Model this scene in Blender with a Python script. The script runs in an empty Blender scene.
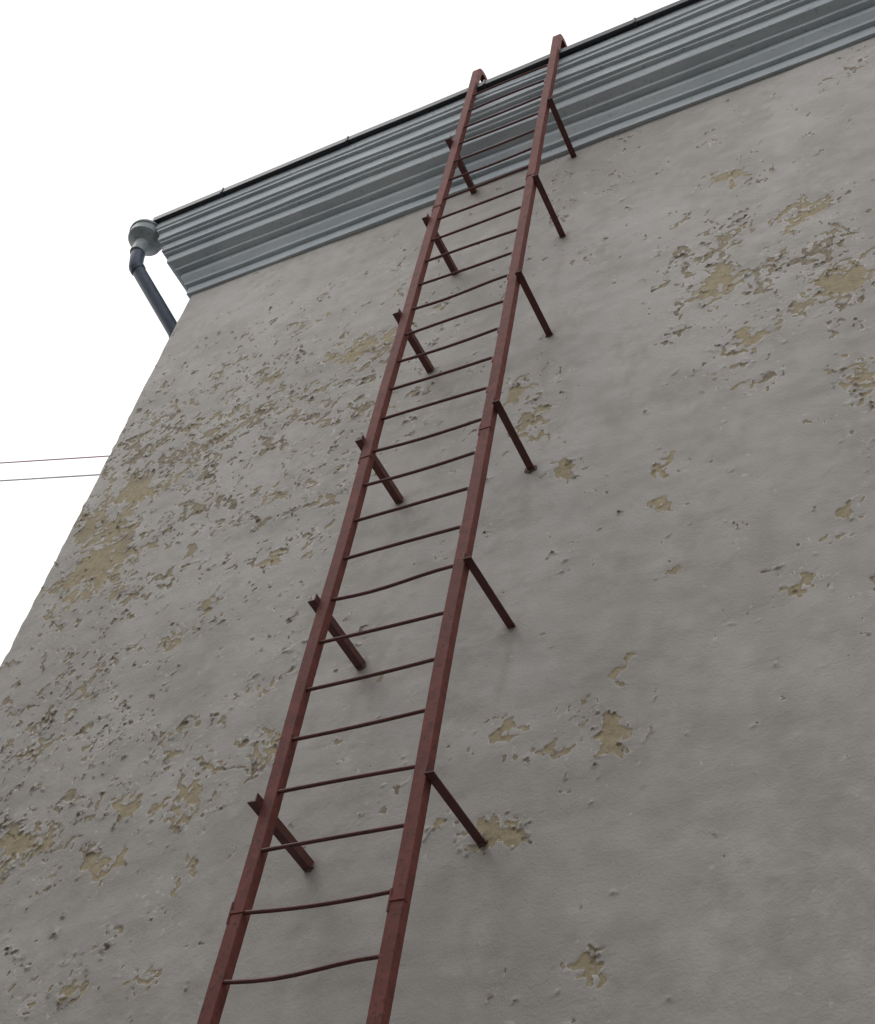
import bpy, bmesh, math, random
import numpy as np
from mathutils import Vector, Matrix
random.seed(7)
scene=bpy.context.scene
scene.view_settings.view_transform='Standard'
scene.view_settings.look='None'
scene.view_settings.exposure=0
COL=scene.collection

# ---------------------------------------------------------------- helpers
def new_obj(name,verts,faces,mat=None,parent=None,smooth=False):
    me=bpy.data.meshes.new(name); me.from_pydata([tuple(v) for v in verts],[],faces); me.update()
    ob=bpy.data.objects.new(name,me); COL.objects.link(ob)
    if mat: me.materials.append(mat)
    if parent: ob.parent=parent
    if smooth:
        for p in me.polygons: p.use_smooth=True
    return ob
def empty(name):
    e=bpy.data.objects.new(name,None); COL.objects.link(e); return e
class MB:
    def __init__(s): s.v=[];s.f=[]
    def add(s,v,f):
        o=len(s.v); s.v+= [tuple(a) for a in v]; s.f+=[tuple(i+o for i in q) for q in f]
    def box(s,a,b):
        x0,y0,z0=a;x1,y1,z1=b
        s.add([(x0,y0,z0),(x1,y0,z0),(x1,y1,z0),(x0,y1,z0),(x0,y0,z1),(x1,y0,z1),(x1,y1,z1),(x0,y1,z1)],
              [(0,3,2,1),(4,5,6,7),(0,1,5,4),(1,2,6,5),(2,3,7,6),(3,0,4,7)])
    def tube(s,pts,r,n=10,caps=True,flat=1.0):
        pts=[Vector(p) for p in pts]; rs=r if isinstance(r,(list,tuple)) else [r]*len(pts)
        t0=(pts[1]-pts[0]).normalized()
        up=Vector((0,0,1)) if abs(t0.z)<.9 else Vector((0,1,0))
        nrm=(up-t0*up.dot(t0)).normalized()
        v=[];f=[]
        for i,p in enumerate(pts):
            if i==0:t=pts[1]-p
            elif i==len(pts)-1:t=p-pts[i-1]
            else:t=(pts[i+1]-p).normalized()+(p-pts[i-1]).normalized()
            t.normalize(); nrm=(nrm-t*nrm.dot(t)).normalized(); b=t.cross(nrm)
            for k in range(n):
                a=2*math.pi*k/n
                v.append(p+rs[i]*(math.cos(a)*nrm+math.sin(a)*b))
        for i in range(len(pts)-1):
            for k in range(n):
                a=i*n+k;c=i*n+(k+1)%n
                f.append((a,c,c+n,a+n))
        if caps:
            f.append(tuple(range(n-1,-1,-1))); f.append(tuple((len(pts)-1)*n+k for k in range(n)))
        s.add(v,f)
    def sweep(s,prof,frames):
        n=len(prof);v=[];f=[]
        for o,A,B in frames:
            for a,b in prof: v.append(Vector(o)+Vector(A)*a+Vector(B)*b)
        for i in range(len(frames)-1):
            for k in range(n):
                a=i*n+k;c=i*n+(k+1)%n
                f.append((a,c,c+n,a+n))
        f.append(tuple(range(n-1,-1,-1))); f.append(tuple((len(frames)-1)*n+k for k in range(n)))
        s.add(v,f)
    def obj(s,name,mat,parent=None,smooth=False):
        ob=new_obj(name,s.v,s.f,mat,parent,smooth)
        bm=bmesh.new(); bm.from_mesh(ob.data); bmesh.ops.recalc_face_normals(bm,faces=bm.faces); bm.to_mesh(ob.data); bm.free()
        if smooth:
            for p in ob.data.polygons: p.use_smooth=True
            try: ob.data.set_sharp_from_angle(angle=math.radians(40))
            except Exception: pass
        return ob

class NT:
    def __init__(s,name):
        s.m=bpy.data.materials.new(name); s.m.use_nodes=True; s.t=s.m.node_tree; s.t.nodes.clear()
        s.out=s.n('ShaderNodeOutputMaterial'); s.b=s.n('ShaderNodeBsdfPrincipled'); s.l(s.b.outputs[0],s.out.inputs[0])
        s.co=s.n('ShaderNodeTexCoord').outputs['Object']
    def n(s,t,**k):
        x=s.t.nodes.new(t)
        for a,b in k.items(): setattr(x,a,b)
        return x
    def l(s,a,b): s.t.links.new(a,b)
    def attr(s,name): return s.n('ShaderNodeAttribute',attribute_name=name).outputs['Fac']
    def _set(s,sock,v):
        if isinstance(v,bpy.types.NodeSocket): s.l(v,sock)
        elif isinstance(v,(tuple,list)) and len(v)==3 and sock.type=='RGBA': sock.default_value=(*v,1)
        else: sock.default_value=v
    def noise(s,scale,detail=4,rough=.55,stretch=None,off=0):
        c=s.co
        if stretch or off:
            mp=s.n('ShaderNodeMapping'); s.l(c,mp.inputs[0]); mp.inputs['Scale'].default_value=stretch or (1,1,1); mp.inputs['Location'].default_value=(off,off*1.7,off*.6); c=mp.outputs[0]
        x=s.n('ShaderNodeTexNoise'); s.l(c,x.inputs['Vector']); x.inputs['Scale'].default_value=scale; x.inputs['Detail'].default_value=detail; x.inputs['Roughness'].default_value=rough
        return x.outputs['Fac']
    def mr(s,v,a,b,c=0,d=1,smooth=False):
        x=s.n('ShaderNodeMapRange'); x.interpolation_type='SMOOTHSTEP' if smooth else 'LINEAR'
        s._set(x.inputs[0],v)
        for i,q in enumerate((a,b,c,d)): x.inputs[i+1].default_value=q
        return x.outputs[0]
    def mix(s,f,a,b,bt='MIX'):
        x=s.n('ShaderNodeMix',data_type='RGBA',blend_type=bt); s._set(x.inputs[0],f); s._set(x.inputs[6],a); s._set(x.inputs[7],b); return x.outputs[2]
    def math(s,op,a,b=0.0):
        x=s.n('ShaderNodeMath',operation=op); s._set(x.inputs[0],a); s._set(x.inputs[1],b); return x.outputs[0]
    def bump(s,h,strength,dist,prev=None):
        x=s.n('ShaderNodeBump'); s.l(h,x.inputs['Height']); x.inputs['Strength'].default_value=strength; x.inputs['Distance'].default_value=dist
        if prev: s.l(prev,x.inputs['Normal'])
        return x.outputs[0]

# ---------------------------------------------------------------- materials
def wall_material():
    m=NT('painted_peeling_plaster')
    at=m.attr('peel'); oc=m.attr('ochre'); tone=m.attr('tone'); stain=m.attr('stain'); dirt=m.attr('dirt')
    fine=m.noise(80,2,.6); n2=m.noise(24,2,.6,off=9)
    v=m.math('ADD',at,m.math('MULTIPLY',m.math('SUBTRACT',fine,.5),.7))
    peeled=m.mr(v,-.03,.03)
    paint=m.mix(tone,(.415,.398,.378),(.515,.498,.48))
    paint=m.mix(m.mr(dirt,.5,2.2,0,.32),paint,(.34,.32,.29))
    paint=m.mix(m.mr(fine,.60,.75,0,.4),paint,(.35,.33,.30))
    paint=m.mix(stain,paint,(.20,.15,.12))
    rim=m.math('MULTIPLY',m.mr(v,-.8,-.05),m.mr(n2,.40,.54))
    paint=m.mix(m.math('MULTIPLY',rim,.75),paint,(.68,.665,.64))
    rim_shade=m.math('MULTIPLY',m.mr(v,-.3,-.02),m.mr(n2,.54,.46))
    paint=m.mix(m.math('MULTIPLY',rim_shade,.6),paint,(.15,.13,.105))  # shadow of lifted flakes painted into the paint colour, broken up by noise
    och=m.mix(m.mr(n2,.35,.65),(.43,.37,.25),(.35,.295,.20))
    gry=m.mix(m.mr(n2,.4,.6),(.22,.19,.145),(.34,.295,.225))
    exp=m.mix(oc,gry,och)
    exp=m.mix(m.mr(fine,.58,.7,0,.6),exp,(.49,.45,.38))
    exp=m.mix(m.mr(v,.02,.25,.6,0),exp,(.10,.085,.06))  # dark line of painted shade just inside the flake edges
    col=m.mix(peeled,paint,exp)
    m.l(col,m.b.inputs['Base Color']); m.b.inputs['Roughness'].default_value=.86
    m.b.inputs['Specular IOR Level'].default_value=.25
    b2=m.bump(m.noise(11,3,.7),.38,.012)
    b3=m.bump(fine,.45,.004,b2)
    m.l(b3,m.b.inputs['Normal'])
    return m.m
def cornice_material():
    m=NT('grey_blue_painted_cornice')
    a=m.noise(1.2,4,.6); b=m.noise(9,4,.65,stretch=(.3,1,2))
    c=m.mix(m.mr(a,.35,.65),(.43,.49,.53),(.53,.585,.615))
    c=m.mix(m.mr(b,.5,.72,0,.45),c,(.30,.35,.385))
    c=m.mix(m.mr(m.noise(26,3,.6,off=4),.62,.7,0,.5),c,(.20,.22,.22))
    m.l(c,m.b.inputs['Base Color']); m.b.inputs['Roughness'].default_value=.7
    m.l(m.bump(b,.4,.006),m.b.inputs['Normal'])
    return m.m
def metal_paint(name,c1,c2,c3,scale=14,rough=.6,metal=0):
    m=NT(name)
    a=m.noise(scale,4,.65); b=m.noise(scale*3.5,3,.6,off=3); d=m.noise(scale*.25,2,.6,off=7)
    c=m.mix(m.mr(a,.4,.62),c1,c2)
    c=m.mix(m.mr(d,.4,.65,0,.55),c,tuple(x*.7 for x in c1))
    c=m.mix(m.mr(b,.58,.66,0,.85),c,c3)
    m.l(c,m.b.inputs['Base Color']); m.b.inputs['Roughness'].default_value=rough; m.b.inputs['Metallic'].default_value=metal
    m.l(m.bump(b,.5,.002),m.b.inputs['Normal'])
    return m.m
WALL=wall_material(); CORN=cornice_material()
RAIL=metal_paint('red_oxide_painted_steel',(.195,.052,.042),(.125,.034,.027),(.05,.022,.017),rough=.75)
BRK=metal_paint('dark_red_rusty_steel',(.12,.032,.026),(.08,.024,.020),(.045,.018,.013))
PIPE=metal_paint('blue_grey_painted_pipe',(.085,.115,.17),(.065,.09,.135),(.04,.05,.06),8,.45)
HOPM=metal_paint('zinc_grey_sheet',(.33,.38,.39),(.27,.31,.33),(.16,.17,.17),8,.5)
ROOF=metal_paint('dark_sheet_metal_roofing',(.028,.034,.042),(.04,.046,.055),(.02,.02,.02),6,.5)
MORT=metal_paint('cement_and_rust',(.17,.14,.12),(.11,.075,.055),(.06,.035,.026),20,.9)
WIR=metal_paint('weathered_cable_white',(.75,.70,.72),(.7,.66,.67),(.5,.48,.48),3,.7)
WIR2=metal_paint('weathered_cable_red',(.55,.30,.33),(.5,.28,.3),(.4,.2,.2),3,.7)
WOOD=metal_paint('pole_timber',(.13,.10,.075),(.09,.07,.055),(.05,.04,.03),4,.9)
OPP=metal_paint('grey_brown_render',(.20,.18,.16),(.17,.155,.14),(.13,.12,.11),1.5,.9)
GLS=metal_paint('dark_window_glass',(.03,.035,.04),(.025,.03,.035),(.03,.03,.03),1,.15)
WHT=metal_paint('old_white_paint',(.6,.58,.54),(.55,.53,.49),(.4,.38,.34),5,.7)

# ---------------------------------------------------------------- dimensions (metres)
XE=-6.415; XR=14.0; DEPTH=12.0
ZC=11.755
YLAD=-0.509; XL=-3.3266; XRR=-2.5304
Z0=4.1036; STEP=.31121
LZ=[3.65,4.98,6.27,7.64,9.04,10.355,11.67]; RZ=[3.63,4.96,6.29,7.61,9.03,10.355,11.66]

building=empty('plastered_building')
def vnoise(x,z,sc,seed,sz=None):
    r=np.random.default_rng(seed); T=r.random((256,256))
    a=x/sc+37.3+seed*3.1; b=z/(sz or sc)+11.9+seed*1.7
    i=np.floor(a).astype(int); j=np.floor(b).astype(int); fx=a-i; fz=b-j
    fx=fx*fx*fx*(fx*(fx*6-15)+10); fz=fz*fz*fz*(fz*(fz*6-15)+10)
    i0=i%256;i1=(i+1)%256;j0=j%256;j1=(j+1)%256
    n=(T[i0,j0]*(1-fx)+T[i1,j0]*fx)*(1-fz)+(T[i0,j1]*(1-fx)+T[i1,j1]*fx)*fz
    return (n-.5)/.19
def cells(x,z,sc,seed):
    r=np.random.default_rng(seed); J=r.random((256,256,3))
    a=x/sc+50;b=z/sc+50
    i=np.floor(a).astype(int); j=np.floor(b).astype(int)
    best=np.full(x.shape,9.0); val=np.zeros(x.shape)
    for di in(-1,0,1):
        for dj in(-1,0,1):
            q=J[(i+di)%256,(j+dj)%256]
            d=(i+di+q[...,0]-a)**2+(j+dj+q[...,1]-b)**2
            c=d<best; best=np.where(c,d,best); val=np.where(c,q[...,2],val)
    return (val-.5)/.29
SPOTS="""-5.94,7.82,0.29,0.25,8;-6.03,7.57,0.17,0.16,7;-5.80,8.59,0.20,0.12,7;-4.13,9.68,0.27,0.18,6;-2.57,8.49,0.16,0.20,6;-2.49,8.03,0.14,0.17,6;-1.31,9.00,0.18,0.14,7;-0.58,8.56,0.19,0.21,6;-0.54,7.52,0.11,0.24,8;-0.76,9.58,0.13,0.18,6;-1.16,10.33,0.11,0.09,7;-1.65,7.27,0.10,0.07,9;-2.26,7.47,0.08,0.07,8;-1.90,5.43,0.12,0.08,8;-2.18,5.40,0.05,0.05,6;-2.39,5.02,0.11,0.08,8;-1.91,4.28,0.05,0.07,9;-4.30,7.40,0.10,0.06,7;-4.72,7.13,0.09,0.07,6;-4.81,6.95,0.15,0.11,6;-3.98,6.23,0.14,0.12,5
-4.73,5.64,0.09,0.07,8;-4.44,5.48,0.11,0.08,6;-5.46,5.41,0.14,0.09,7;-4.74,5.23,0.09,0.07,8;-5.04,5.12,0.16,0.09,7;-4.79,4.44,0.20,0.09,7;-4.14,5.01,0.08,0.09,6;-0.68,6.56,0.06,0.06,7
-0.76,6.35,0.04,0.03,8;-1.63,6.95,0.05,0.05,7;-1.59,6.38,0.04,0.04,7;-1.00,6.11,0.04,0.05,7;-1.99,5.65,0.03,0.02,8;-2.43,5.62,0.04,0.04,7;-1.82,5.87,0.04,0.03,6;-1.12,8.26,0.05,0.06,6
-3.88,5.82,0.10,0.11,5;-4.28,4.49,0.11,0.05,6;-2.71,5.12,0.05,0.05,6;-2.49,4.31,0.04,0.03,5"""
ZONES="""-5.19,9.27,1.11,0.95,5;-6.01,8.87,0.66,0.80,5;-4.65,9.68,0.61,0.72,4;-5.75,6.75,0.55,0.46,5
-5.86,6.29,0.36,0.34,5;-4.70,6.73,0.64,0.44,3;-5.70,7.87,0.60,0.67,5;-5.23,5.31,0.67,0.40,2;-1.13,9.56,0.57,0.85,3;-0.24,11.35,0.17,0.16,4;-3.77,9.77,0.55,0.71,2;-2.54,8.21,0.28,0.52,3
-3.75,6.71,0.50,0.50,2;-4.26,5.66,0.81,0.54,1;-0.42,8.74,0.33,0.62,3;-4.79,4.65,0.59,0.33,3;-1.41,9.22,0.33,0.48,2;-4.47,7.46,0.50,0.50,3;-5.0,8.3,.8,.5,3;1.2,6.5,.5,.7,3;0.9,9.6,.6,.5,3
-5.1,6.1,1.2,1.0,1;-3.9,8.6,.6,.8,1;-1.9,5.5,.5,.25,1;-.7,6.6,.5,.6,1;-1.7,7.3,.35,.25,1;-5.3,10.6,.7,.5,2;-2.9,10.5,.5,.5,1;-1.2,8.3,.5,.5,1"""
def parse(s): return [tuple(map(float,e.split(','))) for l in s.split('\n') for e in l.split(';')]
NX=900;NZ=930
xs=np.linspace(XE,1.5,NX); zs=np.linspace(3.2,ZC+.02,NZ)
Xg,Zg=np.meshgrid(xs,zs)
wx=Xg+.025*vnoise(Xg,Zg,.12,21)+.012*vnoise(Xg,Zg,.04,22); wz=Zg+.025*vnoise(Xg,Zg,.12,23)+.012*vnoise(Xg,Zg,.04,24)
D=np.zeros_like(Xg); DS=np.zeros_like(Xg)
for x,z,rx,rz,w in parse(ZONES):
    r=((Xg-x)/rx)**2+((Zg-z)/rz)**2
    D=D+.36*w*np.exp(-r*.8)*(1-np.minimum(D,1.8)/2.1)
for x,z,rx,rz,w in parse(SPOTS):
    small=max(rx,rz)<.15; left=x<-3.6
    if small:
        k=1.12 if left else 1.28
        rx*=k; rz*=k
    r=((wx-x)/rx)**2+((wz-z)/rz)**2
    DS=np.maximum(DS,((.36 if left else .46) if small else (.31 if left else .36))*w*np.exp(-(r**1.3)*.8))
ws=(.45,.65,.8,.65,.75)
N=(ws[0]*vnoise(wx,wz,.24,1)+ws[1]*vnoise(wx,wz,.10,2)+ws[2]*vnoise(wx,wz,.048,3)+ws[3]*vnoise(Xg,Zg,.023,4)+ws[4]*cells(wx,wz,.034,5))
N/=math.sqrt(sum(q*q for q in ws))
PE=N+D+DS-2.50-.50*(1-np.clip((D+DS)/.7,0,1))
PE+=.25*vnoise(Xg,Zg,1.1,77)
m=1/(1+np.exp(-PE/.07))
lift=np.clip(.2+.6*vnoise(Xg,Zg,.06,31),0,1.6)**1.5
Y=.003*m-(.012*lift*np.exp(np.minimum(PE,0)/.28))*(1-m)
Y+=.0022*vnoise(Xg,Zg,1.3,40)+.0012*vnoise(Xg,Zg,.6,41,.2)+.0006*vnoise(Xg,Zg,.16,42,.09)
Y[:,0]=.014; Y[:,1]=np.maximum(Y[:,1],.004)
Y[0,:]=0;Y[:,-1]=0
Xo=Xg.copy(); Xo[:,1]+=.004*vnoise(Xg[:,1],Zg[:,1],.08,50)
tone=np.clip(.5+.17*vnoise(Xg,Zg,1.6,60)+.13*vnoise(Xg,Zg,.55,61)+.10*vnoise(Xg,Zg,.17,62)+.09*vnoise(Xg,Zg,.07,63),0,1)
dirt=.6*vnoise(Xg,Zg,.22,64,1.6)+.5*vnoise(Xg,Zg,.35,65)+.4*vnoise(Xg,Zg,.09,66)+.4*vnoise(Xg,Zg,.035,67)
stain=np.zeros_like(Xg)
rs=random.Random(9)
for x0,zl in ((XL-.055,LZ),(XRR+.057,RZ)):
    for z0 in zl:
        L=rs.uniform(.35,.8); A_=rs.uniform(.25,.5); w_=rs.uniform(.03,.05)
        dz=z0-Zg; xx=Xg-x0-.01*np.sin(dz*9)
        stain=np.maximum(stain,A_*np.exp(-(xx/w_)**2)*np.where(dz>0,np.exp(-dz/L),np.exp(-(dz/.04)**2)))
        stain=np.maximum(stain,.75*np.exp(-((Xg-x0)**2+dz**2)/.045**2))
stain*=np.clip(.75+.25*vnoise(Xg,Zg,.05,68,.2),0,1.2)
ochre=np.clip(DS/1.3+.28+.30*vnoise(Xg,Zg,.3,69),0,1)
co=np.stack([Xo,Y,Zg],-1).reshape(-1,3).astype(np.float32)
me=bpy.data.meshes.new('front_wall')
idx=np.arange(NX*NZ).reshape(NZ,NX)
q=np.stack([idx[:-1,:-1],idx[:-1,1:],idx[1:,1:],idx[1:,:-1]],-1).reshape(-1,4).astype(np.int32)
me.vertices.add(len(co)); me.vertices.foreach_set('co',co.ravel())
me.loops.add(q.size); me.loops.foreach_set('vertex_index',q.ravel())
me.polygons.add(len(q)); me.polygons.foreach_set('loop_start',np.arange(0,q.size,4,dtype=np.int32))
me.polygons.foreach_set('use_smooth',np.ones(len(q),dtype=bool))
for nm,arr in (('peel',PE),('ochre',ochre),('tone',tone),('dirt',dirt),('stain',np.clip(stain,0,1))):
    a=me.attributes.new(nm,'FLOAT','POINT'); a.data.foreach_set('value',arr.ravel().astype(np.float32))
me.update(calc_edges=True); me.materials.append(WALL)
ob=bpy.data.objects.new('front_wall',me); COL.objects.link(ob); ob.parent=building
def plain_wall(name,mb):
    o=mb.obj(name,WALL,building)
    for nm,val in (('peel',-3.0),('tone',.5)):
        a=o.data.attributes.new(nm,'FLOAT','POINT'); a.data.foreach_set('value',[val]*len(o.data.vertices))
    return o
mb=MB(); mb.add([(XE,0,0),(XR,0,0),(XR,0,3.2),(XE,0,3.2)],[(0,1,2,3)]); mb.add([(1.5,0,3.2),(XR,0,3.2),(XR,0,ZC+.02),(1.5,0,ZC+.02)],[(0,1,2,3)])
plain_wall('front_wall_plain',mb)
mb=MB(); mb.box((XE,.014,0),(XR-.003,DEPTH,ZC+.6)); plain_wall('building_body',mb)
mb=MB(); mb.box((XE-.04,-.04,0),(XR+.04,-.003,.55)); mb.box((XE-.04,-.003,0),(XE-.003,DEPTH,.55)); mb.obj('plinth',MORT,building)

# ---- cornice, mitred at the left corner
prof=[(-.02,0),(.03,0),(.036,.115),(.070,.12),(.075,.15),(.115,.215),(.118,.285),(.170,.292),(.175,.325),(.245,.365),(.25,.385),(.256,.475),(.288,.480),(.292,.505),(.316,.515),(.322,.625),
      (.352,.63),(.355,.655),(.376,.665),(.382,.79),(.412,.795),(.414,.83),(.428,.84),(.43,.955),(-.02,.955)]
NSEG=60
def wob(x,k): return .004*math.sin(x*1.3+k*.5)+.003*math.sin(x*3.1+k)
secs=[[(XE-d,y,ZC+z) for d,z in prof] for y in (DEPTH,8,4,1.5)]
secs.append([(XE-d,-d,ZC+z) for d,z in prof])
for i in range(1,NSEG+1):
    x=XE+.6+(XR-XE-.6)*(i-1)/(NSEG-1)
    secs.append([(x,-d-(wob(x*2,k)*.6 if d>0 else 0),ZC+z+(wob(x,k*.2) if d>0 else 0)) for k,(d,z) in enumerate(prof)])
def loft(mb,secs):
    n=len(secs[0]); v=[];f=[]
    for s_ in secs: v+=s_
    for i in range(len(secs)-1):
        for k in range(n):
            a_=i*n+k;c_=i*n+(k+1)%n; f.append((a_,c_,c_+n,a_+n))
    f.append(tuple(range(n))); f.append(tuple((len(secs)-1)*n+k for k in range(n)))
    mb.add(v,f)
mb=MB(); loft(mb,secs); mb.obj('cornice',CORN,building)
# ---- roof sheet with folded drip edge
zt=ZC+.955
rp=[(.40,.004),(.462,.0),(.468,-.012),(.478,-.012),(.480,.062),(.40,.085),(.0,.15),(.0,.10),(.40,.03)]
secs=[[(XE-d,DEPTH,zt+z) for d,z in rp],[(XE-d,-d,zt+z) for d,z in rp]]
for i in range(40):
    x=XE+.5+(XR-XE-.5)*i/39
    secs.append([(x,-d,zt+z+.005*math.sin(x*2.3)+.007+.003*math.sin(x*7)) for d,z in rp])
mb=MB(); loft(mb,secs)
for i in range(14):
    x=XE+.35+i*1.42
    mb.box((x,-.487,zt-.010),(x+.018,-.41,zt+.078))
zr=zt+.16
mb.add([(XE+.003,.003,zr),(XR,.003,zr),(XR,DEPTH,zr),(XE+.003,DEPTH,zr),(XE+4,DEPTH/2,zr+1.3),(XR-4,DEPTH/2,zr+1.3)],[(0,1,5,4),(1,2,5),(2,3,4,5),(3,0,4),(3,2,1,0)])
mb.obj('roof',ROOF,building)

# ---------------------------------------------------------------- ladder
lad=empty('fire_escape_ladder')
LP=[(-.032,0),(.031,0),(.033,.002),(.033,.055),(.026,.055),(.026,.007),(-.032,.007)]
def rail(name,x0,seed):
    mb=MB(); fr=[]; r=random.Random(seed)
    ph=[r.random()*6 for _ in range(4)]
    def off(z): return .004*math.sin(z*1.1+ph[0])+.0025*math.sin(z*3.2+ph[1]), .006*math.sin(z*.8+ph[2])+.003*math.sin(z*2.7+ph[3])
    z=2.3; zt_=13.03
    while z<zt_-.1:
        dx,dy=off(z); fr.append(((x0+dx,YLAD+dy,z),(1,0,0),(0,1,0))); z+=.12
    dx,dy=off(zt_)
    R=.125
    for i in range(13):
        t=math.pi*i/12
        c,s_=math.cos(t),math.sin(t)
        fr.append(((x0+dx,YLAD+dy+R-R*c,zt_+R*s_),(1,0,0),(0,c,-s_)))
    fr.append(((x0+dx,YLAD+dy+2*R,12.79),(1,0,0),(0,-1,0)))
    mb.sweep(LP,fr)
    zj={1:4.42,2:4.36}[seed]
    for zz in (zj,zj+3.05,zj+6.1):
        dx,dy=off(zz); X=x0+dx; Yy=YLAD+dy
        mb.box((X-.035,Yy-.004,zz-.008),(X+.036,Yy+.030,zz+.008)); mb.box((X-.037,Yy-.003,zz-.055),(X-.029,Yy+.012,zz+.05))
    return mb.obj(name,RAIL,lad)
rail('rail_left',XL,1); rail('rail_right',XRR,2)
mb=MB(); rr=random.Random(3)
for i in range(-5,28):
    z=Z0+STEP*i
    dz=rr.uniform(-.008,.008); sag=rr.uniform(-.012,.006); yb=rr.uniform(-.006,.006)
    xa=XL-.01; xb=XRR-.039+rr.uniform(-.005,.003); pts=[]
    for k in range(9):
        t=k/8; s_=math.sin(math.pi*t)*sag
        if i in(0,7,16): s_=-.020*math.sin(math.pi*t*1.6)*(.6+.4*t)
        pts.append((xa+(xb-xa)*t*.985, YLAD+.018+yb*math.sin(math.pi*t), z+dz*(2*t-1)+s_))
    x,y,zz=pts[-1]
    pts+= [(xb,y,zz-.004),(xb+.005,y+.001,zz-.014),(xb+.006,y+.001,zz-.048)]
    mb.tube(pts,.0098,8)
mb.obj('rungs',BRK,lad,smooth=True)
def bracket(mb,x,z,side,r):
    h=Vector((x+r.uniform(-.004,.004),YLAD-.035,z+r.uniform(-.008,.008))); w=Vector((x+r.uniform(-.012,.012),.02,z+r.uniform(-.015,.015)))
    d=(w-h).normalized(); A=Vector((side,0,0)); A=(A-d*A.dot(d)).normalized(); B=Vector((0,0,1)); B=(B-d*B.dot(d)).normalized()
    P=[(0,-.024),(.046,-.024),(.046,-.018),(.006,-.018),(.006,.024),(0,.024)]
    if side<0: P=P[::-1]
    mb.sweep(P,[(h,A,B),(w,A,B)])
    return w
mbk=MB(); mort=MB(); r=random.Random(5); feet=[]
for z in LZ: feet.append((bracket(mbk,XL-.038,z,-1,r),-1,z))
for z in RZ: feet.append((bracket(mbk,XRR+.039,z,1,r),1,z))
mbk.obj('standoff_brackets',BRK,lad)
for w_,side,z in feet:
    if z>11.5: continue
    n=14; cx=w_.x+side*.018; R0=.048 if (side>0 and abs(z-7.61)<.01) else r.uniform(.022,.030)
    v=[(cx,-.012,w_.z-.01)]; f=[]
    for ring,(s_,yy) in enumerate(((.7,-.010),(1.0,.004))):
        for k in range(n):
            a_=2*math.pi*k/n; q_=R0*s_*(1+r.uniform(-.25,.25)); v.append((cx+q_*math.cos(a_),yy,w_.z-.012+q_*math.sin(a_)*.9))
    for k in range(n):
        f.append((0,1+k,1+(k+1)%n)); f.append((1+k,1+n+k,1+n+(k+1)%n,1+(k+1)%n))
    mort.add(v,f)
mort.obj('bracket_anchors',MORT,lad)

# ---------------------------------------------------------------- drainpipe
dp=empty('drainpipe')
hx,hy=-7.02,-.36
mb=MB()
mb.tube([(hx,hy,12.34),(hx,hy,12.50),(hx,hy,12.56),(hx,hy,12.575),(hx,hy,12.66),(hx,hy,12.665),(hx,hy,12.69)],[.078,.080,.155,.172,.176,.188,.188],32)
mb.obj('rain_hopper',HOPM,dp,smooth=True)
mb=MB()
A=Vector((hx,hy,12.40)); B=Vector((hx+.01,hy+.05,12.17)); C=Vector((-6.64,.26,11.50)); Dn=Vector((-6.60,.33,11.30))
mb.tube([A,A.lerp(B,.5)+Vector((0,-.008,0)),B,C,C.lerp(Dn,.5)+Vector((.0,.01,.0)),Dn,(-6.60,.335,.35),(-6.62,.26,.2)],.070,22)
for p,q_ in ((B,C),(C,B)):
    d=(q_-p).normalized(); mb.tube([p+d*.01,p+d*.06],.077,22)
for z in (1.5,3.5,5.5,7.5,9.5,11.0): mb.tube([(-6.60,.334,z),(-6.60,.334,z+.04)],.076,22); mb.box((-6.55,.32,z+.005),(XE,.345,z+.03))
mb.obj('pipe',PIPE,dp,smooth=True)

# ---------------------------------------------------------------- overhead wires + poles
def wire(mat,p,q,r):
    p=Vector(p);q=Vector(q);d=(q-p)/ (q-p).length
    mb=MB(); a=p-d*22; b=p+d*45
    pts=[a.lerp(b,i/60) for i in range(61)]
    for i,pt in enumerate(pts): 
        t=i/60; pt.z+=-.25*4*t*(1-t)+.25*4*(22/67)*(45/67)
    mb.tube(pts,r,6); o=mb.obj('overhead_wire',mat); return a,b
a1,b1=wire(WIR2,(-13.33,3.10,15.6),(-11.62,3.56,15.6),.010)
a2,b2=wire(WIR,(-13.30,3.15,15.22),(-11.62,3.60,15.22),.012)
for e1,e2 in ((a1,a2),(b1,b2)):
    mb=MB(); x,y=(e1.x+e2.x)/2,(e1.y+e2.y)/2+.13
    mb.tube([(x,y,0),(x,y,16.4)],[.16,.10],14); mb.box((x-.05,y-.18,15.05),(x+.05,y+.5,15.15)); mb.box((x-.05,y-.18,15.42),(x+.05,y+.5,15.52))
    mb.obj('utility_pole',WOOD)

# ---------------------------------------------------------------- unseen building added opposite to block low sky, darkening the lower wall
opp=empty('sky_blocker_building')
OY=-14.0; OX0,OX1=-30,27; OH=15.0
mb=MB(); mb.box((OX0,OY-11,0),(OX1,OY,OH)); mb.box((OX0-.25,OY-11.2,OH),(OX1+.25,OY+.25,OH+.35)); mb.obj('walls',OPP,opp)
gl=MB(); fm=MB()
for fl in range(4):
    for k in range(18):
        x=OX0+1.5+k*3.1; z=1.2+fl*3.4
        gl.box((x,OY,z),(x+1.3,OY+.012,z+1.6))
        fm.box((x-.08,OY,z-.08),(x,OY+.05,z+1.68)); fm.box((x+1.3,OY,z-.08),(x+1.38,OY+.05,z+1.68)); fm.box((x,OY,z+1.6),(x+1.3,OY+.05,z+1.68)); fm.box((x,OY,z-.08),(x+1.3,OY+.10,z)); fm.box((x+.62,OY+.013,z),(x+.68,OY+.05,z+1.6))
gl.obj('window_glass',GLS,opp); fm.obj('window_frames',WHT,opp)

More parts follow.
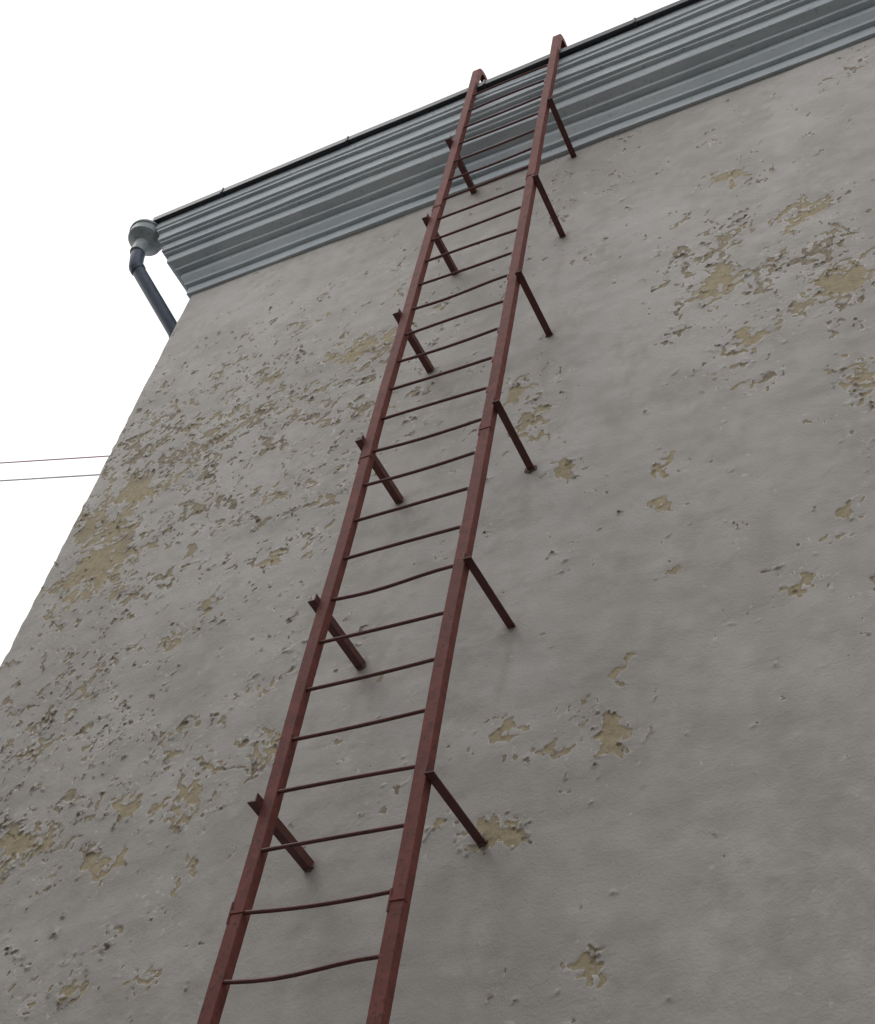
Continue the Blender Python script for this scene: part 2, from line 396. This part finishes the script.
# ---------------------------------------------------------------- ground
g=NT('worn_courtyard_paving'); c=g.mix(g.mr(g.noise(.6,4,.6),.35,.65),(.11,.106,.10),(.16,.152,.145)); c=g.mix(g.mr(g.noise(60,2,.5),.5,.7,0,.5),c,(.22,.21,.19))
g.l(c,g.b.inputs['Base Color']); g.b.inputs['Roughness'].default_value=.9
new_obj('ground',[(-600,-600,0),(600,-600,0),(600,600,0),(-600,600,0)],[(0,1,2,3)],g.m)

# ---------------------------------------------------------------- light
EL=math.radians(55)
SUNDIR=Vector((-.55,-.45,0)).normalized()*math.cos(EL)+Vector((0,0,math.sin(EL)))
sun=bpy.data.lights.new('sun','SUN'); sun.energy=.5; sun.angle=math.radians(25); sun.color=(1,.97,.93)
so=bpy.data.objects.new('sun',sun); COL.objects.link(so); so.location=(0,0,40)
so.rotation_euler=SUNDIR.to_track_quat('Z','Y').to_euler()
w=bpy.data.worlds.new('World'); scene.world=w; w.use_nodes=True; nt=w.node_tree
bg=nt.nodes['Background']; sky=nt.nodes.new('ShaderNodeTexSky'); sky.sky_type='NISHITA'; sky.sun_disc=False
sky.sun_elevation=EL; sky.sun_rotation=math.atan2(SUNDIR.x,SUNDIR.y)
sky.dust_density=5; sky.air_density=1
hs=nt.nodes.new('ShaderNodeHueSaturation'); hs.inputs['Saturation'].default_value=.12; hs.inputs['Value'].default_value=1.0
nt.links.new(sky.outputs[0],hs.inputs['Color'])
mx=nt.nodes.new('ShaderNodeMix'); mx.data_type='RGBA'; mx.inputs[0].default_value=.75; mx.inputs[7].default_value=(15.6,15.45,15.5,1)
nt.links.new(hs.outputs[0],mx.inputs[6]); nt.links.new(mx.outputs[2],bg.inputs['Color']); bg.inputs['Strength'].default_value=.1

# ---------------------------------------------------------------- camera
cd=bpy.data.cameras.new('camera'); cd.sensor_width=36; cd.lens=1300.9*36/1024; cd.clip_end=2000; cd.clip_start=.05
cam=bpy.data.objects.new('camera',cd); COL.objects.link(cam)
r_=Vector((.88849,.43715,.13957)); u_=Vector((.24356,-.70700,.66395)); b_=Vector((.38892,-.55592,-.73464))
M=Matrix((( r_.x,u_.x,b_.x,0),(r_.y,u_.y,b_.y,-4.4088),(r_.z,u_.z,b_.z,1.6),(0,0,0,1)))
cam.matrix_world=M; scene.camera=cam
